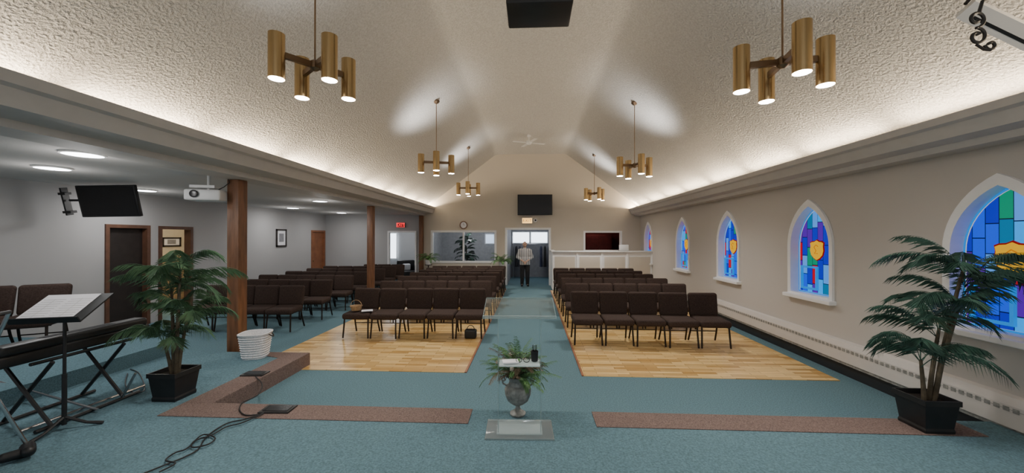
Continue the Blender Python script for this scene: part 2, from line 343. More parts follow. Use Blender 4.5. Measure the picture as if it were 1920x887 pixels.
for i,yc in enumerate(WINS):
    r=thing('window_%d'%(i+1),WL[i],'window',(XR,yc,0),group='stained glass windows on the right wall'); r['kind']='structure'
    if not proto:
        oo=outline(.465,.93,ZS,2.50); oi=outline(.40,1.02,ZS-.01,2.39); og=outline(.38,1.04,ZS-.01,2.365)
        f=MB(); ring(f,oo,0.0,oo,-.035); ring(f,oo,-.035,oi,-.03); ring(f,oi,-.03,oi,.12)
        s=MB().box((-.10,-.5,.93),(.10,.5,.99),bev=.01)
        g=MB(); g.poly([(.115,y,z) for y,z in og[::-1]])
        ld=MB(); ring(ld,oi,.105,og,.105)
        shp=[(-.15,1.835),(-.11,1.855),(-.05,1.86),(0,1.885),(.05,1.86),(.11,1.855),(.15,1.835),(.14,1.78),(.15,1.70),(.125,1.62),(.06,1.56),(0,1.53),(-.06,1.56),(-.125,1.62),(-.15,1.70),(-.14,1.78)]
        def sc(k): return [((y)*k,1.705+(z-1.705)*k) for y,z in shp]
        s1=MB(); s1.prism(sc(.95),lambda y,z,x:(x,y,z),.10,.112); s2=MB(); s2.prism(sc(.85),lambda y,z,x:(x,y,z),.09,.101)
        em=MB(); em.tube([(.086,-.04,1.765),(.086,.0,1.79),(.086,.04,1.755),(.086,.0,1.70),(.086,.03,1.655),(.086,-.03,1.655)],.006,6)
        vf=MB()
        for a,b in (((-.02,1.08),(.33,1.11)),((-.02,1.42),(.33,1.45)),((-.02,1.08),(.01,1.45)),((.30,1.08),(.33,1.45))): vf.box((.08,a[0],a[1]),(.112,b[0],b[1]))
        proto=[('frame',f,M['trim']),('sill',s,M['trim']),('glass',g,M['stained']),('lead_border',ld,M['bluepane']),('shield_border',s1,M['redglass']),('shield',s2,M['gold']),('emblem',em,M['gold2']),('vent_frame',vf,M['bluepane'])]
        proto=[x[1].build(x[0],x[2],r,smooth=False) for x in proto]
    else:
        for p in proto: c=p.copy(); COL.objects.link(c); c.parent=r
struct('baseboard_right',MB().box((XR-.02,Y0,0),(XR,YB,.16)),M['blackbase'])
struct('baseboard_left',MB().box((XL,JY,0),(XL+.02,d1[0]-.08,.1)),M['blackbase'])
lp=[(-4.66,2.80),(-4.26,2.80),(-4.26,2.87),(-3.97,2.90),(-3.93,3.04),(-3.88,3.06),(-3.86,3.15),(-3.93,3.15),(-3.93,3.06),(-4.36,3.06),(-4.5,3.3),(-4.66,3.3)]
struct('trim_6',MB().prism(lp,lambda x,z,y:(x,y,z),Y0,YB-.001),M['cornice'],'grey beam and cove cornice along the left of the nave','cornice',smooth=False)
rp=[(XR-.001,2.76),(4.12,2.76),(4.10,2.82),(3.97,2.85),(3.93,2.96),(3.89,2.98),(3.88,3.05),(3.96,3.05),(3.96,2.95),(XR-.001,2.95)]
struct('trim_7',MB().prism(rp,lambda x,z,y:(x,y,z),Y0,YB-.001),M['cornice'],'grey cove cornice along the right wall','cornice',smooth=False)
def room(name,x0,x1,y0,y1,z1,m,openside):
    mb=MB(); V=dict(f=[(x0,y0,.002),(x1,y0,.002),(x1,y1,.002),(x0,y1,.002)],t=[(x0,y0,z1),(x1,y0,z1),(x1,y1,z1),(x0,y1,z1)],l=[(x0,y0,0),(x0,y1,0),(x0,y1,z1),(x0,y0,z1)],r=[(x1,y0,0),(x1,y1,0),(x1,y1,z1),(x1,y0,z1)],b=[(x0,y1,0),(x1,y1,0),(x1,y1,z1),(x0,y1,z1)],n=[(x0,y0,0),(x1,y0,0),(x1,y0,z1),(x0,y0,z1)])
    for k,v in V.items():
        if k!=openside and k!='f': mb.poly(v)
    return struct(name,mb,m)
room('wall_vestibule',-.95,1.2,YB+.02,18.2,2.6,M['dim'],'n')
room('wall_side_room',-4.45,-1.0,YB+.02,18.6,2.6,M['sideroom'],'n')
room('wall_booth_room',1.3,4.3,YB+.02,16.6,2.9,M['redroom'],'n')
room('wall_lounge',XL,-4.5,YB+.02,19,2.6,M['lilac'],'n')
room('wall_office',XL-3.2,XL-.02,JY-.3,12,2.6,M['warmroom'],'r')
def light(kind,loc,energy,color=(1,1,1),rot=(0,0,0),**k):
    l=bpy.data.lights.new('light','%s'%kind); l.energy=energy; l.color=color
    for a,b in k.items(): setattr(l,a,b)
    o=bpy.data.objects.new('light',l); COL.objects.link(o); o.location=loc; o.rotation_euler=rot; return o
light('POINT',(.1,16.2,2.3),26,(.93,.96,1),shadow_soft_size=.2)
light('POINT',(-6.2,17,2.2),60,(.95,.97,1),shadow_soft_size=.2)
light('POINT',(XL-1.5,9.5,2.2),95,(1,.87,.68),shadow_soft_size=.2)
light('POINT',(-2.5,16.4,2.3),55,(.95,.97,1),shadow_soft_size=.2)
light('POINT',(2.6,15.6,2.5),14,(1,.6,.5),shadow_soft_size=.2)
for k,(u0,u1) in enumerate(((962,992),(996,1026))):
    a=P(u0,455,y=18.15); b=P(u1,436,y=18.15)
    o=struct('window_%d'%(8+k),frame('f',a.x,b.x,a.z,b.z,.04,lambda x,z,d:(x,18.15+d*.3,z),.1),M['trim'],['left','right'][k]+' half of the bright vestibule window behind the man','window')
    MB().box((a.x,18.13,a.z),(b.x,18.16,b.z)).build('pane',M['sky'],o)
a=P(729,484,y=18.9); b=P(743,438,y=18.9)
o=struct('window_10',frame('f',a.x,b.x,a.z,b.z,.05,lambda x,z,d:(x,18.9+d*.3,z),.1),M['trim'],'bright lounge window seen through the far left doorway','window'); MB().box((a.x,18.88,a.z),(b.x,18.91,b.z)).build('pane',M['sky'],o)
a=P(911,456,y=18.5); b=P(926,440,y=18.5)
o=struct('window_11',frame('f',a.x,b.x,a.z,b.z,.05,lambda x,z,d:(x,18.5+d*.3,z),.1),M['trim'],'small bright window in the dim room left of the doorway','window'); MB().box((a.x,18.48,a.z),(b.x,18.51,b.z)).build('pane',M['daydim'],o)
# ---------------------------------------------------------------- posts
for (u,y,t,w_,lb) in ((445,5.60,2.8,.185,'square brown wooden post beside the white wicker basket'),(695.5,10.35,2.8,.165,'square brown wooden post halfway along the left seating'),(790,14.86,2.8,.16,'square brown wooden post against the back wall')):
    x=P(u,400,y=y).x; t_=thing('wooden_post',lb,'post',(x,y,0),group='posts under the left beam')
    MB().box((-w_/2,-w_/2,0),(w_/2,w_/2,t-.002),bev=.01).build('shaft',M['post'],t_)
# ---------------------------------------------------------------- church chairs
def make_chair(label,cat,loc,rz,group):
    t=thing('church_chair',label,cat,loc,rz,group)
    s=MB().box((-.26,-.28,.375),(.26,.22,.49),bev=.045,seg=4)
    for v in s.bm.verts:
        if v.co.z>.44: v.co.z+=.012*math.cos(v.co.x*5)-.006
        if v.co.y<-.2: v.co.z-=.015
    s.build('seat',M['fabric'],t)
    mx=Matrix.Translation((0,.235,.465))@Matrix.Rotation(R(-9),4,'X')
    b=MB().box((-.26,-.048,0),(.26,.045,.43),bev=.044,seg=4,mx=None)
    for v in b.bm.verts:
        x=v.co.x/.26
        if v.co.z>.3: v.co.z-=.012*x*x
        v.co.y+=.02*x*x*-1
        if v.co.z<.08: v.co.x*=.97
    bmesh.ops.transform(b.bm,matrix=mx,verts=b.bm.verts); b.build('backrest',M['fabric'],t)
    for sx in (-1,1):
        MB().tube([(sx*.225,-.215,.40),(sx*.232,-.235,.2),(sx*.24,-.255,.016)],.0155,8).build('leg',M['leg'],t)
        MB().tube([(sx*.225,.17,.40),(sx*.232,.22,.2),(sx*.24,.29,.016)],.0155,8).build('leg',M['leg'],t)
        MB().tube([(sx*.225,-.22,.375),(sx*.225,.19,.375),(sx*.22,.245,.42),(sx*.215,.262,.52),(sx*.21,.29,.72)],.013,8).build('side_frame',M['leg'],t)
    MB().tube([(-.232,.21,.2),(.232,.21,.2)],.009,6).build('stretcher',M['leg'],t)
    MB().tube([(-.225,-.12,.36),(.225,-.12,.36)],.009,6).build('stretcher',M['leg'],t)
    return t
ORD=['first','second','third','fourth','fifth','sixth','seventh']; RW=['front','second','third','fourth','fifth','sixth','seventh']
C0=None
def chair(x,y,rz,label,group,z=0):
    global C0
    if C0 is None: C0=make_chair(label,'chair',(x,y,z),rz,group); return C0
    return dup(C0,(x,y,z),rz,label,group)
jit=lambda a:random.uniform(-a,a)
for r,y in enumerate((7.15,8.45,9.55,10.55,11.45,12.3,13.1)):
    for k in range(5):
        chair(-1.15-.53*k+jit(.003),y+jit(.02)-(.02*k),jit(.008),'dark brown padded chair %s from the aisle, %s row left of the aisle'%(ORD[k],RW[r]),'chairs on the wood floor left of the aisle',.009)
for r,y in enumerate((6.85,8.1,9.2,10.3,11.3,12.25)):
    for k in range(5):
        chair(1.01+.532*k+jit(.003),y+jit(.02)-(.03*k if r==0 else 0),jit(.008),'dark brown padded chair %s from the aisle, %s row right of the aisle'%(ORD[k],RW[r]),'chairs on the wood floor right of the aisle',.009)
for r,y in enumerate((7.45,8.6,9.7,10.8,11.9,12.9,13.8)):
    for k in range((4,4,5,5,5,5,3)[r]):
        chair(-5.06-.537*k+jit(.004),y+jit(.02),R(5)+jit(.008),'dark brown padded chair %s from the wooden posts, %s row of side seating'%(ORD[k],RW[r]),'chairs in the carpeted side seating')
cc=Vector((-6.72,4.72)); dv=Vector((.87,.5))*.54
for k,lb in enumerate(('brown padded chair on the raised tier nearest the wall television','brown padded chair on the raised tier cut by the left picture edge')):
    p=cc-dv*k; chair(p.x,p.y,math.atan2(.5,.87),lb,'chairs on the left raised tier',.36)
t=thing('small_basket','small tan wicker basket on the outermost front row chair left of aisle','basket',(-3.34,7.0,.513))
MB().lathe([(0,0),(.085,0),(.11,.08),(.115,.09),(.10,.085),(.08,.01),(0,.01)],20).build('bowl',M['tan'],t)
MB().tube([(-.11*math.cos(a),0,.085+.11*math.sin(a)) for a in [PI*k/10 for k in range(11)]],.005,6).build('handle',M['tan'],t)
tag(MB().box((-.1,-.07,0),(.1,.07,.012)).build('booklet',M['paper'],loc=(-3.10,6.95,.513),rot=(0,0,.4)),'white booklet lying beside the small tan basket','booklet')
t=thing('handbag','black handbag under the front row chair next to the aisle','bag',(-1.13,7.0,.01))
MB().box((-.11,-.07,0),(.11,.07,.17),bev=.03,seg=3).build('body',M['black'],t)
MB().tube([(-.07*math.cos(a),0,.16+.08*math.sin(a)) for a in [PI*k/8 for k in range(9)]],.007,6).build('strap',M['black'],t)
# ---------------------------------------------------------------- chandeliers
def make_chand(label,loc,rz):
    t=thing('chandelier',label,'chandelier',loc,rz,'brass cylinder chandeliers')
    L_=4.80-3.5
    MB().lathe([(0,L_+.02),(.065,L_+.02),(.07,L_-.01),(.03,L_-.05),(0,L_-.05)],16).build('ceiling_rose',M['bronze'],t)
    MB().tube([(0,0,.02),(0,0,L_)],.008,8).build('rod',M['armbrass'],t)
    MB().lathe([(0,-.055),(.02,-.05),(.045,-.03),(.045,.03),(.02,.05),(0,.055)],12).build('hub',M['armbrass'],t)
    for k in range(4):
        a=k*PI/2; c,s=math.cos(a),math.sin(a)
        mx=Matrix.Rotation(a,4,'Z')
        MB().box((.03,-.018,-.025),(.255,.018,.025),mx=mx).build('arm',M['armbrass'],t)
        x,y=.315*c,.315*s
        cn=MB().lathe([(.064,-.225),(.066,-.225),(.066,.165),(.061,.165),(.061,-.215),(.064,-.225)],32,(x,y,0)).build('can',M['brass'],t)
        MB().lathe([(0,-.215),(.05,-.222),(.058,-.228),(.061,-.21),(0,-.19)],20,(x,y,0)).build('bulb',M['lamp'],cn)
        MB().lathe([(0,.1),(.06,.1),(.06,.11),(0,.11)],16,(x,y,0)).build('inner_plate',M['bronze'],cn)
    return t
specs=[(590,.9,'large brass chandelier nearest on the left of the vaulted ceiling',0),(1468,-.18+PI/2,'large brass chandelier nearest on the right of the vaulted ceiling',1),
(818,.25,'middle brass chandelier on the left side of the vault',0),(1190,.15,'middle brass chandelier on the right side of the vault',1),
(878,.1,'farthest small looking brass chandelier on the left',0),(1114.5,.35,'farthest small looking brass chandelier on the right',1)]
c0=None
for i,(u,rz,lb,rt) in enumerate(specs):
    xx=2.15 if rt else -2.0
    q=P(u,0,x=xx); loc=(xx,q.y,3.4 if rt else 3.5)
    if c0 is None: c0=make_chand(lb,loc,rz)
    else: dup(c0,loc,rz,lb,'brass cylinder chandeliers')
    light('SPOT',(loc[0],loc[1],loc[2]-.26),200,(1,.96,.91),spot_size=R(145),spot_blend=1,shadow_soft_size=.2)
    s=1 if rt else -1
    light('SPOT',(loc[0]+s*.05,loc[1],loc[2]+.2),75 if i>1 else 22,(1,.97,.94),rot=(R(180),s*R(10),0),spot_size=R(115),spot_blend=1,shadow_soft_size=.15)
for s in (-1,1):
    y=-1.2
    while y<14.8:
        ln=min(1.22,14.9-y)
        o=light('AREA',(s*4.10,y+ln/2,3.10 if s<0 else 3.03),23,(1,.81,.58),shape='RECTANGLE',size=.05,size_y=ln)
        o.rotation_euler=(0,math.atan2(s*.62,-.78),0)
        y+=1.45
p=P(992,268,z=5.0)
t=thing('ceiling_fan','white ceiling fan with blades at rest on the flat ridge','fan',(p.x,p.y,5.0))
MB().lathe([(0,.27),(.06,.27),(.06,.2),(.015,.19),(.015,.08),(.09,.06),(.10,0),(.06,-.05),(0,-.06)],20).build('motor',M['white'],t)
for k in range(4):
    MB().box((.09,-.055,.0),(.56,.055,.012),bev=.004,mx=Matrix.Rotation(k*PI/2+.4,4,'Z')).build('blade',M['white'],t)
t=thing('ceiling_speaker','large black loudspeaker box hung from the ridge ceiling','speaker',(P(1011,30,y=3.4).x,3.4,3.92))
MB().box((-.29,-.2,0),(.29,.2,.6),bev=.015).build('cabinet',M['black'],t)
MB().box((-.26,-.207,.04),(.26,-.2,.56)).build('grille',M['blackgloss'],t)
for sx in(-1,1): MB().tube([(sx*.2,0,.6),(sx*.2,0,1.33)],.012,8).build('bracket',M['black'],t)
# ---------------------------------------------------------------- white housing + iron scroll
A=P(1812,14,d=2.75); B=P(1990,100,d=2.6)
t=thing('screen_housing','white slim housing slanting under the ceiling at the upper right corner','housing',A)
D=B-A
MB().tube([(0,0,0),D*.5,D],.085,4).build('case',M['white'],t)
MB().tube([Vector((.02,-.03,-.085)),D+Vector((.02,-.03,-.085))],.014,4).build('slot',M['black'],t)
MB().tube([(0,0,.03),(0.15,0,zc(A.x+.15)-A.z)],.012,6).build('hanger',M['black'],t)
def spiral(c,r0,turns,sgn,n=30,ph=0):
    out=[]
    for i in range(n):
        q=i/(n-1); a=ph+sgn*turns*2*PI*q; rr=r0*(1-.72*q); out.append(Vector(c)+Vector((rr*math.cos(a),0,rr*math.sin(a))))
    return out
t=thing('iron_scroll','black wrought iron scroll ornament hanging at the upper right corner','ornament',P(1832,50,d=2.45))
for c,r0,ph,sg,tn in (((0,0,.052),.058,-PI/2,1,1.15),((.005,0,-.062),.058,PI/2,-1,1.15),((.09,0,-.12),.036,PI,1,1.0)):
    MB().tube(spiral(c,r0,tn,sg,ph=ph),[.010]*24+[.011,.012,.013,.014,.014,.012],6).build('scroll',M['black'],t)
MB().tube([(.02,0,.1),(.04,0,.17),(.1,0,.2)],.01,6).build('hook',M['black'],t)
MB().tube([(.0,0,-.115),(.05,0,-.15),(.09,0,-.155)],.008,6).build('tail',M['black'],t)
# ---------------------------------------------------------------- low ceiling disc lights
dl=None
for (u,v,lb) in ((155,289,'round ceiling light nearest the beam at upper left'),(98,315,'round ceiling light nearest the left picture edge'),(272,357,'round ceiling light behind the wall television'),(549,390,'small round ceiling light above the framed picture'),(600,377,'round ceiling light left of the middle post'),(640,399,'distant round ceiling light near the back wall')):
    p=P(u,v,z=LZ-.012); L=(p.x,p.y,LZ-.02)
    if dl is None:
        t=thing('ceiling_light',lb,'ceiling light',L,group='round lights in the low ceiling'); dl=t
        MB().lathe([(.17,.02),(.185,.02),(.185,0),(.165,-.004),(.165,.02)],28).build('ring',M['white'],t)
        MB().lathe([(0,-.012),(.12,-.008),(.165,.0),(.165,.015),(0,.018)],28).build('diffuser',M['disc'],t)
    else: dup(dl,L,0,lb,'round lights in the low ceiling')
    light('AREA',(p.x,p.y,LZ-.06),14,(1,.98,.96),shape='DISK',size=.3)
    light('POINT',(p.x,p.y,LZ-.32),7,(1,.97,.94),shadow_soft_size=.16)  # added fill point below each disc, brightens the low ceiling
# ---------------------------------------------------------------- TVs
c=P(1003,384,y=14.86)
t=thing('television','flat black television mounted on the back gable above the doorway','television',(c.x,14.88,c.z))
MB().box((-.69,-.04,-.41),(.69,.02,.41),bev=.01).build('bezel',M['black'],t); MB().box((-.66,-.045,-.38),(.66,-.04,.38)).build('screen',M['blackgloss'],t); MB().box((-.15,.02,-.15),(.15,.11,.15)).build('mount',M['black'],t)
c=P(205,377,d=6.5)
t=thing('wall_television','black television on a swing bracket above the dark left doorway','television',c,rot=(R(12),R(-1),R(4)))
MB().box((-.50,-.03,-.275),(.50,.03,.275),bev=.012).build('bezel',M['black'],t); MB().box((-.47,-.034,-.245),(.47,-.03,.245)).build('screen',M['blackgloss'],t)
MB().tube([(0,.04,0),(-.35,.16,0),(-.72,.04,.02)],.02,6).build('arm',M['black'],t)
wp=MB(); wp.box((-.78,-.02,-.24),(-.75,.08,.24)); wp.box((-.80,-.04,.12),(-.68,.06,.16)); wp.box((-.80,-.04,-.2),(-.66,.06,-.16)); wp.build('wall_plate',M['black'],t)
c=P(391,366,d=5.65)
t=thing('projector','white projector hanging from the low ceiling left of the near post','projector',c,rz=.3)
MB().box((-.24,-.17,-.09),(.22,.17,.07),bev=.025,seg=3).build('body',M['white'],t)
MB().lathe([(0,0),(.05,0),(.055,.03),(.04,.035),(0,.03)],20,mx=Matrix.Rotation(R(90),4,'X'),c=(-.1,-.165,0)).build('lens',M['blackgloss'],t)
MB().tube([(0,0,.07),(0,0,LZ-c.z)],.02,8).build('mount_pole',M['white'],t)
MB().box((-.2,-.1,.10),(.12,.1,.14)).build('mount_plate',M['white'],t)
MB().tube([(.1,.0,.07),(.2,0,.13),(.27,0,.2),(.24,0,LZ-c.z)],.006,6).build('cable',M['black'],t)
# ---------------------------------------------------------------- back wall fittings
c=P(988.5,414,y=14.95)
t=thing('exit_sign','lit amber exit sign above the central doorway','exit sign',(c.x,14.95,c.z))
MB().box((-.21,-.04,-.12),(.21,.05,.12),bev=.01).build('box',M['white'],t); MB().box((-.19,-.045,-.10),(.19,-.04,.10)).build('face',M['signamber'],t)
text_mesh('lettering','EXIT',.17,M['door'],t,(0,-.048,0),(R(90),0,0))
c=P(1004,413,y=14.95); t=thing('alarm_bell','small round white alarm beside the amber exit sign','alarm',(c.x,14.998,c.z))
MB().lathe([(0,.04),(.06,.04),(.08,0),(0,0)],18,mx=Matrix.Rotation(R(90),4,'X')).build('dome',M['white'],t); MB().lathe([(0,.05),(.03,.05),(.035,.04),(0,.04)],12,mx=Matrix.Rotation(R(90),4,'X')).build('centre',M['black'],t)
c=P(751.5,422,y=14.95); t=thing('exit_sign','red lit exit sign over the far left doorway','exit sign',(c.x,14.95,c.z))
MB().box((-.17,-.03,-.09),(.17,.05,.09),bev=.008).build('box',M['darkdoor'],t); text_mesh('lettering','EXIT',.16,M['signred'],t,(0,-.034,0),(R(90),0,0))
fb=MB()
for a,b in (((-.165,-.085),(.165,-.072)),((-.165,.072),(.165,.085)),((-.165,-.085),(-.152,.085)),((.152,-.085),(.165,.085))): fb.box((a[0],-.036,a[1]),(b[0],-.03,b[1]))
fb.build('border',M['signred'],t)
c=P(869,422,y=14.96); t=thing('wall_clock','round wooden wall clock above the interior window','clock',(c.x,14.998,c.z))
rx=Matrix.Rotation(R(90),4,'X')
MB().lathe([(.13,.0),(.155,.01),(.16,.03),(.14,.045),(.125,.03),(.125,0)],28,mx=rx).build('rim',M['post'],t); MB().lathe([(0,.02),(.128,.02),(.128,0),(0,0)],28,mx=rx).build('face',M['paper'],t)
MB().box((-.006,-.026,0),(.006,-.022,.08)).build('minute_hand',M['black'],t); MB().box((0,-.026,-.005),(.06,-.022,.005)).build('hour_hand',M['black'],t)
def picture(name,label,u0,u1,v0,v1,x,img):
    a=P(u0,v1,x=x); b=P(u1,v0,x=x); y0,y1,z0,z1=a.y,b.y,a.z,b.z
    t=thing(name,label,'picture',(x+.015,(y0+y1)/2,(z0+z1)/2)); hy=abs(y1-y0)/2; hz=abs(z1-z0)/2
    f=MB()
    for q in (((-hy,-hz),(hy,-hz+.05)),((-hy,hz-.05),(hy,hz)),((-hy,-hz),(-hy+.05,hz)),((hy-.05,-hz),(hy,hz))): f.box((-.012,q[0][0],q[0][1]),(.02,q[1][0],q[1][1]))
    f.build('frame',M['darkdoor'],t); MB().box((-.01,-hy+.04,-hz+.04),(.004,hy-.04,hz-.04)).build('mat_board',M['paper'],t); MB().box((-.008,-hy*.45,-hz*.45),(.007,hy*.45,hz*.5)).build('print',img,t)
picture('framed_picture','black framed portrait print on the left wall between the doors',517,536,430,463,XL,M['dim'])
picture('framed_picture','dark framed landscape picture in the warm room behind the left doorway',303,338,445,463,XL-3.18,M['dim'])
c=P(330,500,x=XL-2.6)
t=thing('cabinet','tan cabinet in the warm room behind the left doorway','cabinet',(c.x,c.y,0)); MB().box((-.25,-.35,0),(.25,.35,1.35),bev=.01).build('body',M['tan'],t); MB().box((.25,-.33,.05),(.265,-.01,1.3)).build('door',M['tan'],t); MB().box((.25,.01,.05),(.265,.33,1.3)).build('door',M['tan'],t)
# sound booth
bx0=P(1036,470,y=13.6).x
t=thing('sound_booth','white panelled sound booth half wall in the right back corner','booth',(0,13.6,0))
MB().box((bx0,0,.009),(XR-.01,.08,1.38)).build('front_wall',M['trim'],t); MB().box((bx0,.08,.009),(bx0+.08,1.39,1.38)).build('side_wall',M['trim'],t)
MB().box((bx0-.05,-.06,1.38),(XR-.01,.16,1.43),bev=.008).build('cap',M['white'],t); MB().box((bx0-.05,.16,1.38),(bx0+.12,1.39,1.43),bev=.008).build('cap',M['white'],t)
W=(XR-bx0)/4
for k in range(4):
    MB().box((bx0+k*W+.08,-.012,.35),(bx0+(k+1)*W-.08,.0,1.22)).build('panel',M['gable'],t)
    MB().box((bx0+k*W-.03+(.03 if k==0 else 0),-.025,.05),(bx0+k*W+.04,0,1.38)).build('batten',M['trim'],t)
c=P(1168,467,y=13.7)
t=thing('laptop','open silver laptop on the sound booth ledge','laptop',(c.x,13.66,1.432)); MB().box((-.17,-.08,0),(.17,.09,.015),bev=.004).build('base',M['chrome'],t); MB().box((-.17,-.092,.01),(.17,-.082,.22),bev=.004).build('lid',M['white'],t)
c=P(1200,470,y=14.2)
t=thing('mixing_desk','grey mixing desk behind the right end of the sound booth','mixer',(c.x-.2,14.1,.009)); MB().box((-.5,-.25,1.2),(.5,.25,1.36),bev=.02).build('console',M['pewter'],t); MB().box((-.45,-.2,0),(-.4,.2,1.2)).build('leg',M['black'],t); MB().box((.4,-.2,0),(.45,.2,1.2)).build('leg',M['black'],t)
c=P(1128,468,y=15.4)
t=thing('wooden_cabinet','dark red wooden cabinet seen through the booth window','cabinet',(c.x,16.2,0)); MB().box((-.55,-.2,0),(.55,.2,2.05),bev=.02).build('body',M['redroom'],t); MB().box((-.5,-.215,.1),(-.01,-.2,1.98)).build('door',M['redroom'],t); MB().box((.01,-.215,.1),(.5,-.2,1.98)).build('door',M['redroom'],t)
hy0,hy1=P(1735,700,x=XR).y-.9,P(1339,570,x=XR).y
t=thing('baseboard_heater','long pale baseboard heater with slotted grille under the stained windows','heater',(XR,0,0))
MB().prism([(0,.2),(-.07,.2),(-.075,.40),(-.05,.47),(0,.485)],lambda x,z,y:(x,y,z),hy0,hy1).build('cover',M['heater'],t,smooth=False)
g=MB(); y=hy0+.05; g.box((-.0765,hy0+.02,.363),(-.0705,hy1-.02,.366))
while y<hy1-.06: g.box((-.0775,y,.345),(-.070,y+.045,.385)); y+=.07
g.build('grille',M['pewter'],t)
MB().box((-.055,hy0,.16),(-.001,hy1,.2)).build('toe_rail',M['pewter'],t)
# ---------------------------------------------------------------- vestibule coats
MB_=thing('coat_rail','metal coat rail in the vestibule behind the man','rail',(.1,17.3,0)); MB().tube([(-.9,0,1.62),(.95,0,1.62)],.012,8).build('rail',M['chrome'],MB_)
for sx in(-.9,.95): MB().tube([(sx,0,1.62),(sx,0,.0)],.012,8).build('upright',M['chrome'],MB_)
cols=[(.02,.02,.025),(.06,.06,.08),(.25,.25,.27),(.03,.035,.07),(.02,.02,.02),(.1,.1,.12)]
for k in range(6):
    x=(-.66,-.50,-.34,.48,.66,.84)[k]
    t=thing('hanging_coat',['black coat at the left end of the rail behind the man','dark grey coat second on the left of the rail','pale grey coat closest to the man on his left side','navy coat right of the man on the rail','black coat second from the right end of the rail','charcoal coat at the right end of the rail'][k],'coat',(x,17.3,-.13),group='coats in the vestibule')
    mm=mat('coat_cloth_%d'%k,cols[k],.9,var=.2)
    MB().lathe([(0,1.66),(.035,1.65),(.08,1.60),(.10,1.5),(.09,1.2),(.11,.75),(.115,.7),(0,.72)],12,mx=Matrix.Diagonal((.65,1.9,1,1))).build('body',mm,t)
    for s in(-1,1): MB().tube([(0,s*.14,1.58),(0,s*.2,1.35),(0,s*.2,1.0)],[.05,.05,.04],8).build('sleeve',mm,t)
    MB().tube([(0,0,1.64),(0,0,1.736)],.006,6).build('hook',M['chrome'],t)
c=P(762,512,y=16.5); t=thing('armchair','dark armchair seen through the far left doorway','armchair',(c.x,16.6,0),rz=.5)
MB().box((-.4,-.38,.1),(.4,.38,.42),bev=.06,seg=3).build('seat',M['black'],t); MB().box((-.4,.25,.3),(.4,.42,.88),bev=.07,seg=3).build('backrest',M['black'],t)
for s in(-1,1): MB().box((s*.42-.07,-.38,.1),(s*.42+.07,.38,.62),bev=.05,seg=3).build('armrest',M['black'],t)
MB().box((-.18,.1,.42),(.18,.24,.72),bev=.06,seg=3).build('cushion',M['paper'],t)
# ---------------------------------------------------------------- plants
def frond(base,az,length,elev,droop,nl,ll,wd,clamp=None,rr=.005,start=.2,n=14,leafdroop=.35):
    mb=MB(); pts=[]; p=Vector(base); st=length/n; tang=[]
    for i in range(n+1):
        t=i/n; e=elev-droop*t**1.4; d=Vector((math.cos(az)*math.cos(e),math.sin(az)*math.cos(e),math.sin(e))); pts.append(p.copy()); tang.append(d); p=p+d*st
    mb.tube(pts,[rr*(1-.7*i/n) for i in range(n+1)],4)
    side=Vector((-math.sin(az),math.cos(az),0))
    for k in range(nl):
        t=start+(1-start)*(k+.5)/nl; f=t*n; i=min(int(f),n-1); q=pts[i].lerp(pts[i+1],f-i); tg=tang[i]; up=side.cross(tg)
        L_=ll*(.45+.75*math.sin(PI*min(1,(t-start)/(1-start)*.85+.12)))*random.uniform(.85,1.12)
        for s in (-1,1):
            d=(side*s*.85+tg*(.55+.5*t)+Vector((0,0,-leafdroop*random.uniform(.5,1.4)))).normalized()
            wv=(up*.3+tg*.8-d*(tg.dot(d))*.8).normalized()*wd
            m_=q+d*L_*.4; tip=q+d*L_+Vector((0,0,-L_*leafdroop*.6))
            a=mb.bm.verts.new(q); b=mb.bm.verts.new(m_+wv); c=mb.bm.verts.new(tip); e_=mb.bm.verts.new(m_-wv)
            mb.bm.faces.new((a,b,c)); mb.bm.faces.new((a,c,e_))
    if clamp:
        for v in mb.bm.verts: clamp(v.co)
    return mb
def planter(t,s=.2,h=.3):
    mb=MB()
    def sq(a,z): return [(a,a,z),(-a,a,z),(-a,-a,z),(a,-a,z)]
    prof=[(s*.84,0),(s*.86,.03),(s*.82,.05),(s*.97,h-.05),(s*1.05,h-.045),(s*1.05,h),(s*.96,h),(s*.92,h-.05)]
    prev=None
    for a,z in prof:
        r=[mb.bm.verts.new(q) for q in sq(a,z)]
        if prev:
            for j in range(4): mb.bm.faces.new((prev[j],prev[(j+1)%4],r[(j+1)%4],r[j]))
        else: mb.bm.faces.new(r)
        prev=r
    mb.build('planter',M['black'],t,smooth=False)
    a=s*.92; MB().poly([(a,a,h-.045),(-a,a,h-.045),(-a,-a,h-.045),(a,-a,h-.045)]).build('soil',M['soil'],t)
def palm(label,loc,stems,seed,clampw=None,k=1.0,lo=None,s=.15,lm='leaf'):
    random.seed(seed); t=thing('potted_palm',label,'palm',loc); planter(t,s,.30)
    L=Vector(loc)
    def cl(c):
        if clampw and c.x+L.x>clampw: c.x=clampw-L.x-random.uniform(0,.03)
        if lo and c.x+L.x<lo: c.x=lo-L.x+random.uniform(0,.03)
        if c.z<.03: c.z=.03
    for j,(lx,ly,h,nf) in enumerate(stems):
        pts=[(lx*.2,ly*.2,.2),(lx*.45,ly*.45,.2+h*.4),(lx*.8,ly*.8,.2+h*.8),(lx,ly,.2+h)]
        MB().tube([Vector(p) for p in pts],[.02,.017,.014,.011],8).build('stem',M['stem'],t)
        for f in range(nf):
            az=2*PI*f/nf+j*.9+random.uniform(-.3,.3); hh=.2+h-random.uniform(0,.3)*h*.6
            frond((lx,ly,hh),az,k*random.uniform(.45,.74),R(random.uniform(35,85)),R(random.uniform(85,150)),27,.155*k,.0032,cl,rr=.004,leafdroop=.5,start=.18).build('frond',M[lm],t)
    return t
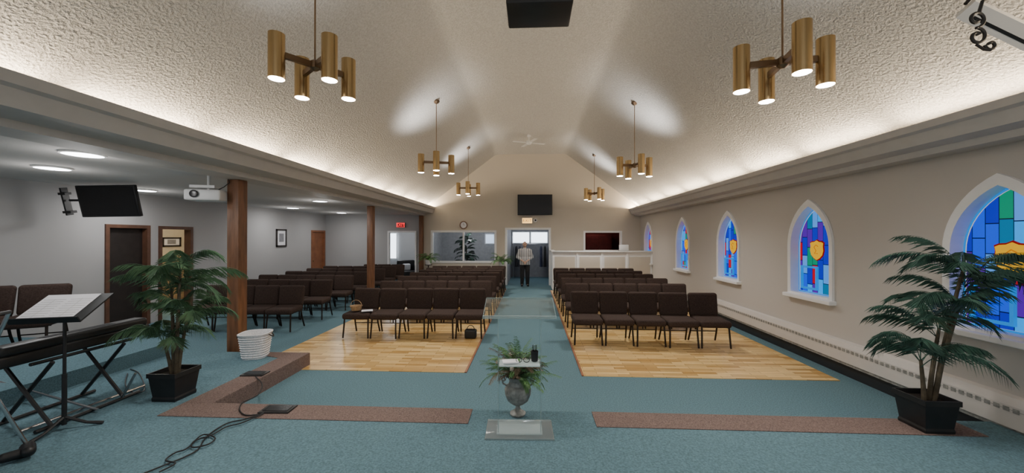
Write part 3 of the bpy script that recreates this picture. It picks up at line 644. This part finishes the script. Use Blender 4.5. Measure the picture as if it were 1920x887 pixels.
pr=P(1752,810,z=PZ); palm('dark green potted palm in a black planter beside the right wall',(pr.x,pr.y+.08,PZ),[(-.06,-.02,.42,8),(.14,.02,.70,9),(.26,-.05,.98,9),(.34,.0,1.28,9)],3,4.24,.95,None,.145)
plf=P(315,750,z=PZ); palm('green potted palm in a black planter beside the keyboard',(plf.x,plf.y+.08,PZ),[(-.10,-.02,.40,8),(.10,.05,.68,9),(-.06,.02,.98,9),(.08,-.02,1.18,9)],11,None,.92,-4.32,.15,'leaf2')
def fern(label,loc,seed,n=22,ln=.4,stand=.75):
    random.seed(seed); t=thing('potted_fern',label,'fern',loc,group='ferns beside the interior window')
    MB().lathe([(0,0),(.13,0),(.13,.02),(.02,.04),(.02,stand-.02),(.14,stand),(.14,stand+.02),(0,stand+.02)],16).build('stand',M['darkdoor'],t)
    MB().lathe([(0,stand+.02),(.09,stand+.02),(.13,stand+.2),(.12,stand+.2),(.1,stand+.16),(0,stand+.16)],16).build('pot',M['white'],t)
    for k in range(n):
        frond((0,0,stand+.17),2*PI*k/n+random.uniform(-.1,.1),ln*random.uniform(.7,1.2),R(random.uniform(30,80)),R(random.uniform(80,140)),16,.08,.011,None,rr=.004,start=.1,n=8).build('frond',M['fern'],t)
p=P(804,500,y=14.4); fern('green fern on a stand below the interior window corner',(p.x,14.35,0),5,stand=.84,ln=.55)
p=P(941,500,y=14.3); fern('green fern on a stand left of the man in the doorway',(p.x,14.25,0),6,stand=.78,ln=.58)
p=P(874,470,y=16.2); random.seed(9); t=thing('indoor_tree','leafy indoor tree behind the interior window','tree',(p.x,16.2,0))
MB().lathe([(0,0),(.16,0),(.2,.3),(.18,.3),(0,.25)],16).build('pot',M['black'],t); MB().tube([(0,0,.2),(.03,0,.9),(0,0,1.5)],.02,8).build('trunk',M['stem'],t)
for k in range(40): frond((0,0,random.uniform(.8,1.85)),random.uniform(0,6.28),random.uniform(.35,.6),R(random.uniform(20,80)),R(90),10,.15,.04,None,rr=.004,n=8).build('frond',M['leaf'],t)
# ---------------------------------------------------------------- lectern
LB=P(974,806,z=PZ); lx,ly=LB.x,LB.y
t=thing('lectern','clear acrylic lectern standing at the platform edge','lectern',(lx,ly,PZ),rz=TH*.6)
MB().box((-.295,-.17,0),(.295,.17,.014),bev=.003).build('base_plate',M['acrylic_base'],t)
MB().box((-.20,-.11,.014),(.20,.13,.028),bev=.003).build('base_plate',M['acrylic_base'],t)
e=MB()
e.box((-.296,-.172,0),(.296,-.170,.014)); e.box((-.296,.17,0),(.296,.172,.014)); e.box((-.297,-.17,0),(-.295,.17,.014)); e.box((.295,-.17,0),(.297,.17,.014)); e.build('plate_edge',M['acrylic_edge'],t)
for s in (-1,1):
    sp=MB().box((s*.185-.004,-.10,.028),(s*.185+.004,.10,1.05)).build('side_panel',M['acrylic'],t)
    MB().box((s*.185-.004,-.101,.028),(s*.185+.004,-.100,1.05)).build('panel_edge',M['acrylic_edge'],sp)
MB().box((-.179,.092,.028),(.179,.10,1.08)).build('front_panel',M['acrylic'],t)
MB().box((-.179,-.10,.60),(.179,.088,.61)).build('shelf',M['acrylic_base'],t)
MB().box((-.179,-.102,.60),(.179,-.10,.61)).build('shelf_edge',M['acrylic_edge'],t)
mx=Matrix.Translation((.0,0,1.09))@Matrix.Rotation(R(16),4,'X')
MB().box((-.31,-.20,0),(.31,.20,.010),mx=mx).build('top_panel',M['acrylic'],t)
te=MB(); te.box((-.31,-.202,0),(.31,-.2,.010),mx=mx); te.box((-.31,.2,0),(.31,.202,.010),mx=mx); te.box((-.312,-.2,0),(-.31,.2,.010),mx=mx); te.box((.31,-.2,0),(.312,.2,.010),mx=mx); te.build('top_edge',M['acrylic_edge'],t)
MB().box((-.31,-.205,.010),(.31,-.193,.028),mx=mx).build('book_ledge',M['acrylic_edge'],t)
SZ_=PZ+.612
tag(MB().box((-.07,-.045,0),(.07,.045,.014),bev=.003).build('card_stack',M['paper'],loc=(lx-.08,ly-.02,SZ_),rot=(0,0,.2)),'stack of white cards on the lectern shelf','cards')
t=thing('eyeglasses','dark rimmed eyeglasses upright on the lectern shelf','eyeglasses',(lx+.03,ly-.04,SZ_))
for s in (-1,1): MB().tube([(s*.033+.026*math.cos(a),0,.03+.022*math.sin(a)) for a in [2*PI*k/16 for k in range(16)]],.003,6,closed=True).build('rim',M['black'],t)
MB().tube([(-.06,0,.04),(-.062,.09,.035)],.0025,6).build('temple',M['black'],t); MB().tube([(.06,0,.04),(.062,.09,.035)],.0025,6).build('temple',M['black'],t)
t=thing('marker_cup','small black cup of pens on the lectern shelf','cup',(lx+.135,ly+.03,SZ_)); MB().lathe([(0,0),(.03,0),(.034,.09),(.03,.09),(.027,.01),(0,.01)],16).build('cup',M['black'],t)
for k in range(3): MB().tube([(.01*k-.01,0,.02),(.015*k-.015,.01,.14)],.004,6).build('pen',[M['black'],M['chrome'],M['black']][k],t)
U=P(971,776,z=PZ); uy=min(U.y+.03,EY-.085); KU=1.16
t=thing('urn','grey pewter footed urn behind the lectern','urn',(U.x,uy,PZ+.007))
up=[(0,0),(.062,0),(.064,.012),(.05,.022),(.028,.035),(.018,.06),(.022,.075),(.05,.09),(.085,.12),(.105,.17),(.108,.21),(.095,.235),(.075,.25),(.068,.28),(.085,.315),(.098,.325),(.09,.325),(.06,.28),(.06,.25),(0,.24)]
MB().lathe([(r*1.2,z*KU) for r,z in up],28).build('bowl',M['pewter'],t)
for s in(-1,1): MB().tube([(s*.102,0,.273),(s*.145,0,.295),(s*.157,0,.338),(s*.135,0,.36),(s*.123,0,.33),(s*.14,0,.318)],.009,6).build('handle',M['pewter'],t)
random.seed(21); t=thing('fern_arrangement','green and brown fern arrangement filling the pewter urn','plant',(U.x,uy,PZ+.37))
for k in range(84):
    b=k%4==3
    frond((0,0,.0),k*2.4+random.uniform(-.3,.3),random.uniform(.22,.44),R(random.uniform(15,88)),R(random.uniform(20,110)),22,.048,.0048,lambda c:None,rr=.0025,start=.12,n=8).build('frond',M['fernbrown'] if b else M['fern'],t)
for k in range(12):
    a=k*2.4; rr=random.uniform(.05,.2); c=Vector((rr*math.cos(a),-abs(rr*math.sin(a))*.8,random.uniform(.08,.26)))
    fl=MB()
    for j in range(5): fl.ell(c+Vector((.014*math.cos(j*1.257),0,.014*math.sin(j*1.257))),(.011,.006,.011),8)
    fl.ell(c+Vector((0,-.004,0)),(.007,.005,.007),8); fl.tube([c,Vector((0,0,0))],.002,4); fl.build('flower',M['flower'],t)
# ---------------------------------------------------------------- white wicker basket
B_=P(468,674,z=PZ)
t=thing('laundry_basket','white woven basket standing beside the near wooden post','basket',(B_.x,B_.y+.12,PZ),rz=.25)
def squ(mb):
    for v in mb.bm.verts:
        r_=math.hypot(v.co.x,v.co.y)
        if r_>1e-4:
            c_,s_=v.co.x/r_,v.co.y/r_; f=(abs(c_)**3.2+abs(s_)**3.2)**(-1/3.2)*.93; v.co.x*=f; v.co.y*=f
    return mb
squ(MB().lathe([(0,0),(.155,0),(.16,.02),(.20,.32),(.21,.33),(.215,.355),(.19,.355),(.185,.33),(.15,.03),(0,.03)],32)).build('body',M['wicker'],t)
rw=MB()
for k in range(9): rw.tube([((.163+.0046*k)*math.cos(a),(.163+.0046*k)*math.sin(a),.03+.034*k) for a in [2*PI*j/28 for j in range(28)]],.007,5,closed=True)
squ(rw).build('woven_bands',M['wicker'],t)
for s in(-1,1): MB().tube([(s*.19,-.05,.33),(s*.225,-.03,.30),(s*.235,0,.29),(s*.225,.03,.30),(s*.19,.05,.33)],.008,6).build('handle',M['darkdoor'],t)
# ---------------------------------------------------------------- keyboard, stands
kx,ky=-4.58,3.5
t=thing('digital_piano','long black digital piano with its lid closed on a folding stand','keyboard',(kx,ky,.80),rz=.03)
MB().box((-.19,-.64,0),(.17,.64,.10),bev=.02,seg=3).build('body',M['black'],t)
MB().box((-.185,-.60,.098),(-.02,.60,.112),bev=.006).build('key_lid',M['black'],t)
MB().box((.0,-.62,.09),(.165,.62,.18),bev=.03,seg=3).build('rear_housing',M['black'],t)
MB().box((.05,-.3,.179),(.13,.3,.182)).build('control_panel',M['trouser'],t)
t=thing('keyboard_stand','black folding cross stand under the digital piano','stand',(kx,ky,PZ))
for s in(-1,1):
    y=s*.3
    MB().tube([(-.26,y,.03),(.22,y,.585)],.017,6).build('leg',M['black'],t); MB().tube([(.26,y-.04,.03),(-.22,y-.04,.585)],.017,6).build('leg',M['black'],t)
for sx in(-1,1):
    MB().tube([(sx*.26,-.45,.022),(sx*.26,.42,.022)],.017,6).build('foot',M['black'],t); MB().tube([(sx*.17,-.42,.6),(sx*.17,.42,.6)],.016,6).build('support',M['black'],t)
t=thing('tubular_rack','low chrome tubular rack on the floor under the piano','rack',(0,0,0))
a=P(30,812,z=PZ+.03); b=P(272,722,z=PZ+.03); MB().tube([a,b],.013,8).build('rail',M['chrome'],t)
a2=P(0,716,z=PZ+.18); b2=P(185,768,z=PZ+.03); MB().tube([a2,b2],.012,8).build('rail',M['chrome'],t)
MB().tube([P(255,700,d=3.9),P(230,745,z=PZ+.03)],.012,8).build('upright',M['chrome'],t)
m0=P(122,806,z=PZ)
t=thing('music_stand','black music stand holding white sheets at the left','music stand',(m0.x,m0.y,PZ),rz=R(8))
MB().tube([(0,0,.05),(0,0,1.03)],.012,8).build('pole',M['black'],t); MB().tube([(0,0,.05),(0,0,.5)],.017,8).build('sleeve',M['black'],t)
mx=Matrix.Translation((0,0,1.09))@Matrix.Rotation(R(-58),4,'X')@Matrix.Rotation(R(-2),4,'Y')
MB().box((-.27,-.012,-.18),(.27,.0,.18),mx=mx).build('desk',M['black'],t); MB().box((-.27,-.06,-.19),(.27,.0,-.18),mx=mx).build('ledge',M['black'],t)
for k in range(3):
    a=k*2*PI/3+.4; MB().tube([(0,0,.12),(.14*math.cos(a),.14*math.sin(a),.04),(.25*math.cos(a),.25*math.sin(a),.012)],[.014,.012,.016],6).build('leg',M['black'],t)
t2=thing('sheet_music','white sheets of music spread on the music stand desk','sheet music',(m0.x,m0.y,PZ),rz=R(8))
for k in(-1,1):
    sh=MB().box((-.04+k*.108-.108,-.018,-.175),(-.04+k*.108+.108,-.014,.17),mx=mx).build('sheet',M['paper'],t2)
    ln=MB(); ln.box((-.04+k*.108-.0005,-.0190,-.14),(-.04+k*.108+.0005,-.0182,.11),mx=mx)
    for j in range(9): ln.box((-.04+k*.108-.09,-.0190,-.14+j*.03),(-.04+k*.108+.09,-.0182,-.1385+j*.03),mx=mx)
    ln.build('printed_staves',M['pewter'],sh)
t=thing('microphone_stand','tripod microphone stand at the lower left corner','microphone stand',(0,0,0))
hb_=P(-35,700,d=2.75)
ft=P(58,842,z=PZ+.05); MB().tube([hb_,ft],.013,8).build('leg',M['chrome'],t)
f2=MB(); f2.cap(ft+Vector((-.02,0,.015)),ft+Vector((.06,-.05,.015)),.045,.04); f2.cap(ft+Vector((-.04,-.12,0)),ft+Vector((.02,-.03,0)),.035,.04); f2.build('foot_clamp',M['black'],t)
f3=P(-150,860,z=PZ+.02); MB().tube([hb_,f3],.013,8).build('leg',M['chrome'],t)
MB().tube([hb_+Vector((0,0,-.3)),hb_,P(18,585,d=2.75)],.012,8).build('pole',M['chrome'],t)
MB().tube([P(18,585,d=2.75),P(-10,590,d=2.6),P(-60,640,d=2.6)],.014,8).build('boom',M['black'],t)
for (u,v,w_,h_,z_,lb) in ((522,769,.30,.17,PZ,'black floor outlet plate at the platform edge'),(479,702,.28,.16,PZ,'black floor outlet plate on the left wing of the platform')):
    c=P(u,v,z=PZ); t=thing('floor_box',lb,'outlet',(c.x,c.y,PZ+.006),rz=.05); MB().box((-w_/2,-h_/2,0),(w_/2,h_/2,.014),bev=.004).build('frame',M['black'],t); MB().box((-w_/2+.03,-h_/2+.03,.014),(w_/2-.03,h_/2-.03,.017)).build('lid',M['blackgloss'],t)
def smooth(pts,n=6):
    pts=[Vector(p) for p in pts]; out=[]
    for i in range(len(pts)-1):
        p0=pts[max(i-1,0)];p1=pts[i];p2=pts[i+1];p3=pts[min(i+2,len(pts)-1)]
        for k in range(n):
            q=k/n; out.append(.5*((2*p1)+(-p0+p2)*q+(2*p0-5*p1+4*p2-p3)*q*q+(-p0+3*p1-3*p2+p3)*q**3))
    out.append(pts[-1]); return out
def cable(label,uv,r=.006,lift=0):
    pts=[P(u,v,z=PZ+.014+lift) for u,v in uv]; return tag(MB().tube(smooth(pts),r,6).build('audio_cable',M['black']),label,'cable')
cable('black cable running from the floor plate towards the bottom edge',[(500,772),(462,785),(430,792),(404,806),(385,822),(372,842),(350,855),(318,868),(268,888)])
cable('black cable looped on itself beside the long cable',[(495,775),(455,792),(425,800),(398,815),(366,826),(362,838),(392,832),(404,820),(380,815),(352,840),(330,848),(312,862),(330,868),(300,884)],.006,.006)
cable('black cable linking the two floor plates',[(480,706),(492,720),(486,738),(470,748),(455,755),(450,768),(462,778),(490,776)],.006,.003)
cable('black cable trailing from the piano past the left planter',[(240,700),(236,720),(250,735),(272,730),(262,700),(245,692)],.006,0)
# ---------------------------------------------------------------- person
def rem(name,mb,m,parent,vox=.009):
    o=mb.build(name,m,parent); md=o.modifiers.new('r','REMESH'); md.mode='VOXEL'; md.voxel_size=vox; md.use_smooth_shade=True
    sm=o.modifiers.new('s','SMOOTH'); sm.iterations=3; return o
mp_=P(984,500,y=14.72)
t=thing('person','man in a striped shirt and black trousers standing in the doorway, hands clasped','person',(mp_.x,14.72,0),rz=R(3))
b=MB()
b.ell((0,-.005,1.645),(.078,.095,.112)); b.ell((0,-.03,1.59),(.058,.065,.062)); b.ell((0,-.105,1.635),(.014,.02,.024)); b.ell((0,-.09,1.588),(.024,.012,.009))
for s in(-1,1): b.ell((s*.08,.0,1.64),(.012,.02,.032)); b.ell((s*.03,-.088,1.672),(.02,.01,.008))
b.cap((0,.01,1.56),(0,.015,1.44),.056,.062); b.cap((-.15,.01,1.42),(.15,.01,1.42),.06,.06); b.ell((0,0,1.25),(.18,.12,.22)); b.ell((0,-.01,1.03),(.18,.13,.15))
for s in(-1,1):
    b.cap((s*.20,.01,1.41),(s*.28,.02,1.13),.054,.044); b.cap((s*.28,.02,1.13),(s*.06,-.19,.98),.043,.028)
    b.cap((s*.06,-.19,.98),(s*.01,-.21,.93),.03,.03)
    for f in range(4):
        z=.955-.019*f; L_=(.05,.06,.055,.042)[f]
        b.cap((s*.02,-.225,z),(-s*.015,-.242,z-.012),.0095,.0085); b.cap((-s*.015,-.242,z-.012),(-s*(.015+L_*.4),-.23,z-.02),.0085,.0075)
    b.cap((s*.03,-.215,.985),(0,-.242,.975),.011,.009)
    b.cap((s*.09,0,.92),(s*.10,-.01,.5),.085,.055); b.cap((s*.10,-.01,.5),(s*.105,.02,.09),.055,.04); b.cap((s*.105,.02,.06),(s*.12,-.12,.04),.035,.03)
rem('body',b,M['skin'],t,.007)
sh=MB(); sh.cap((-.17,.01,1.40),(.17,.01,1.40),.08,.08); sh.ell((0,0,1.25),(.21,.15,.24)); sh.ell((0,-.015,1.02),(.215,.165,.2)); sh.cap((0,.012,1.47),(0,.012,1.42),.07,.1)
sh.lathe([(0,.84),(.205,.84),(.21,.95),(.205,1.1),(0,1.1)],24,mx=Matrix.Scale(.78,4,(0,1,0)))
for s in(-1,1): sh.cap((s*.20,.01,1.395),(s*.28,.022,1.14),.075,.068); sh.cap((s*.28,.022,1.14),(s*.18,-.075,1.065),.065,.056)
rem('shirt',sh,M['shirt'],t,.009)
tr=MB(); tr.ell((0,.0,.93),(.195,.145,.12))
for s in(-1,1): tr.cap((s*.095,0,.90),(s*.105,-.01,.5),.11,.085); tr.cap((s*.105,-.01,.5),(s*.108,.015,.1),.085,.068)
rem('trousers',tr,M['trouser'],t,.009)
for s in(-1,1):
    sh_=MB().cap((s*.108,.035,.04),(s*.125,-.14,.035),.042,.038)
    for v in sh_.bm.verts:
        if v.co.z<.004: v.co.z=.004
    sh_.build('shoe',M['black'],t)
    MB().ell((s*.03,-.092,1.655),(.011,.006,.007),10).build('eye',M['black'],t)
hr=MB().ell((0,.022,1.665),(.083,.088,.10))
bmesh.ops.delete(hr.bm,geom=[v for v in hr.bm.verts if v.co.z>1.715 or v.co.y<-.01 or v.co.z<1.6],context='VERTS'); hr.build('hair',M['hair'],t)
light('SPOT',(mp_.x,13.2,2.9),35,(1,.95,.9),rot=(R(50),0,0),spot_size=R(50),spot_blend=1,shadow_soft_size=.2)
# ---------------------------------------------------------------- world / fill
w=bpy.data.worlds.new('world'); SC.world=w; w.use_nodes=True
w.node_tree.nodes['Background'].inputs[0].default_value=(.98,.98,1,1); w.node_tree.nodes['Background'].inputs[1].default_value=.56
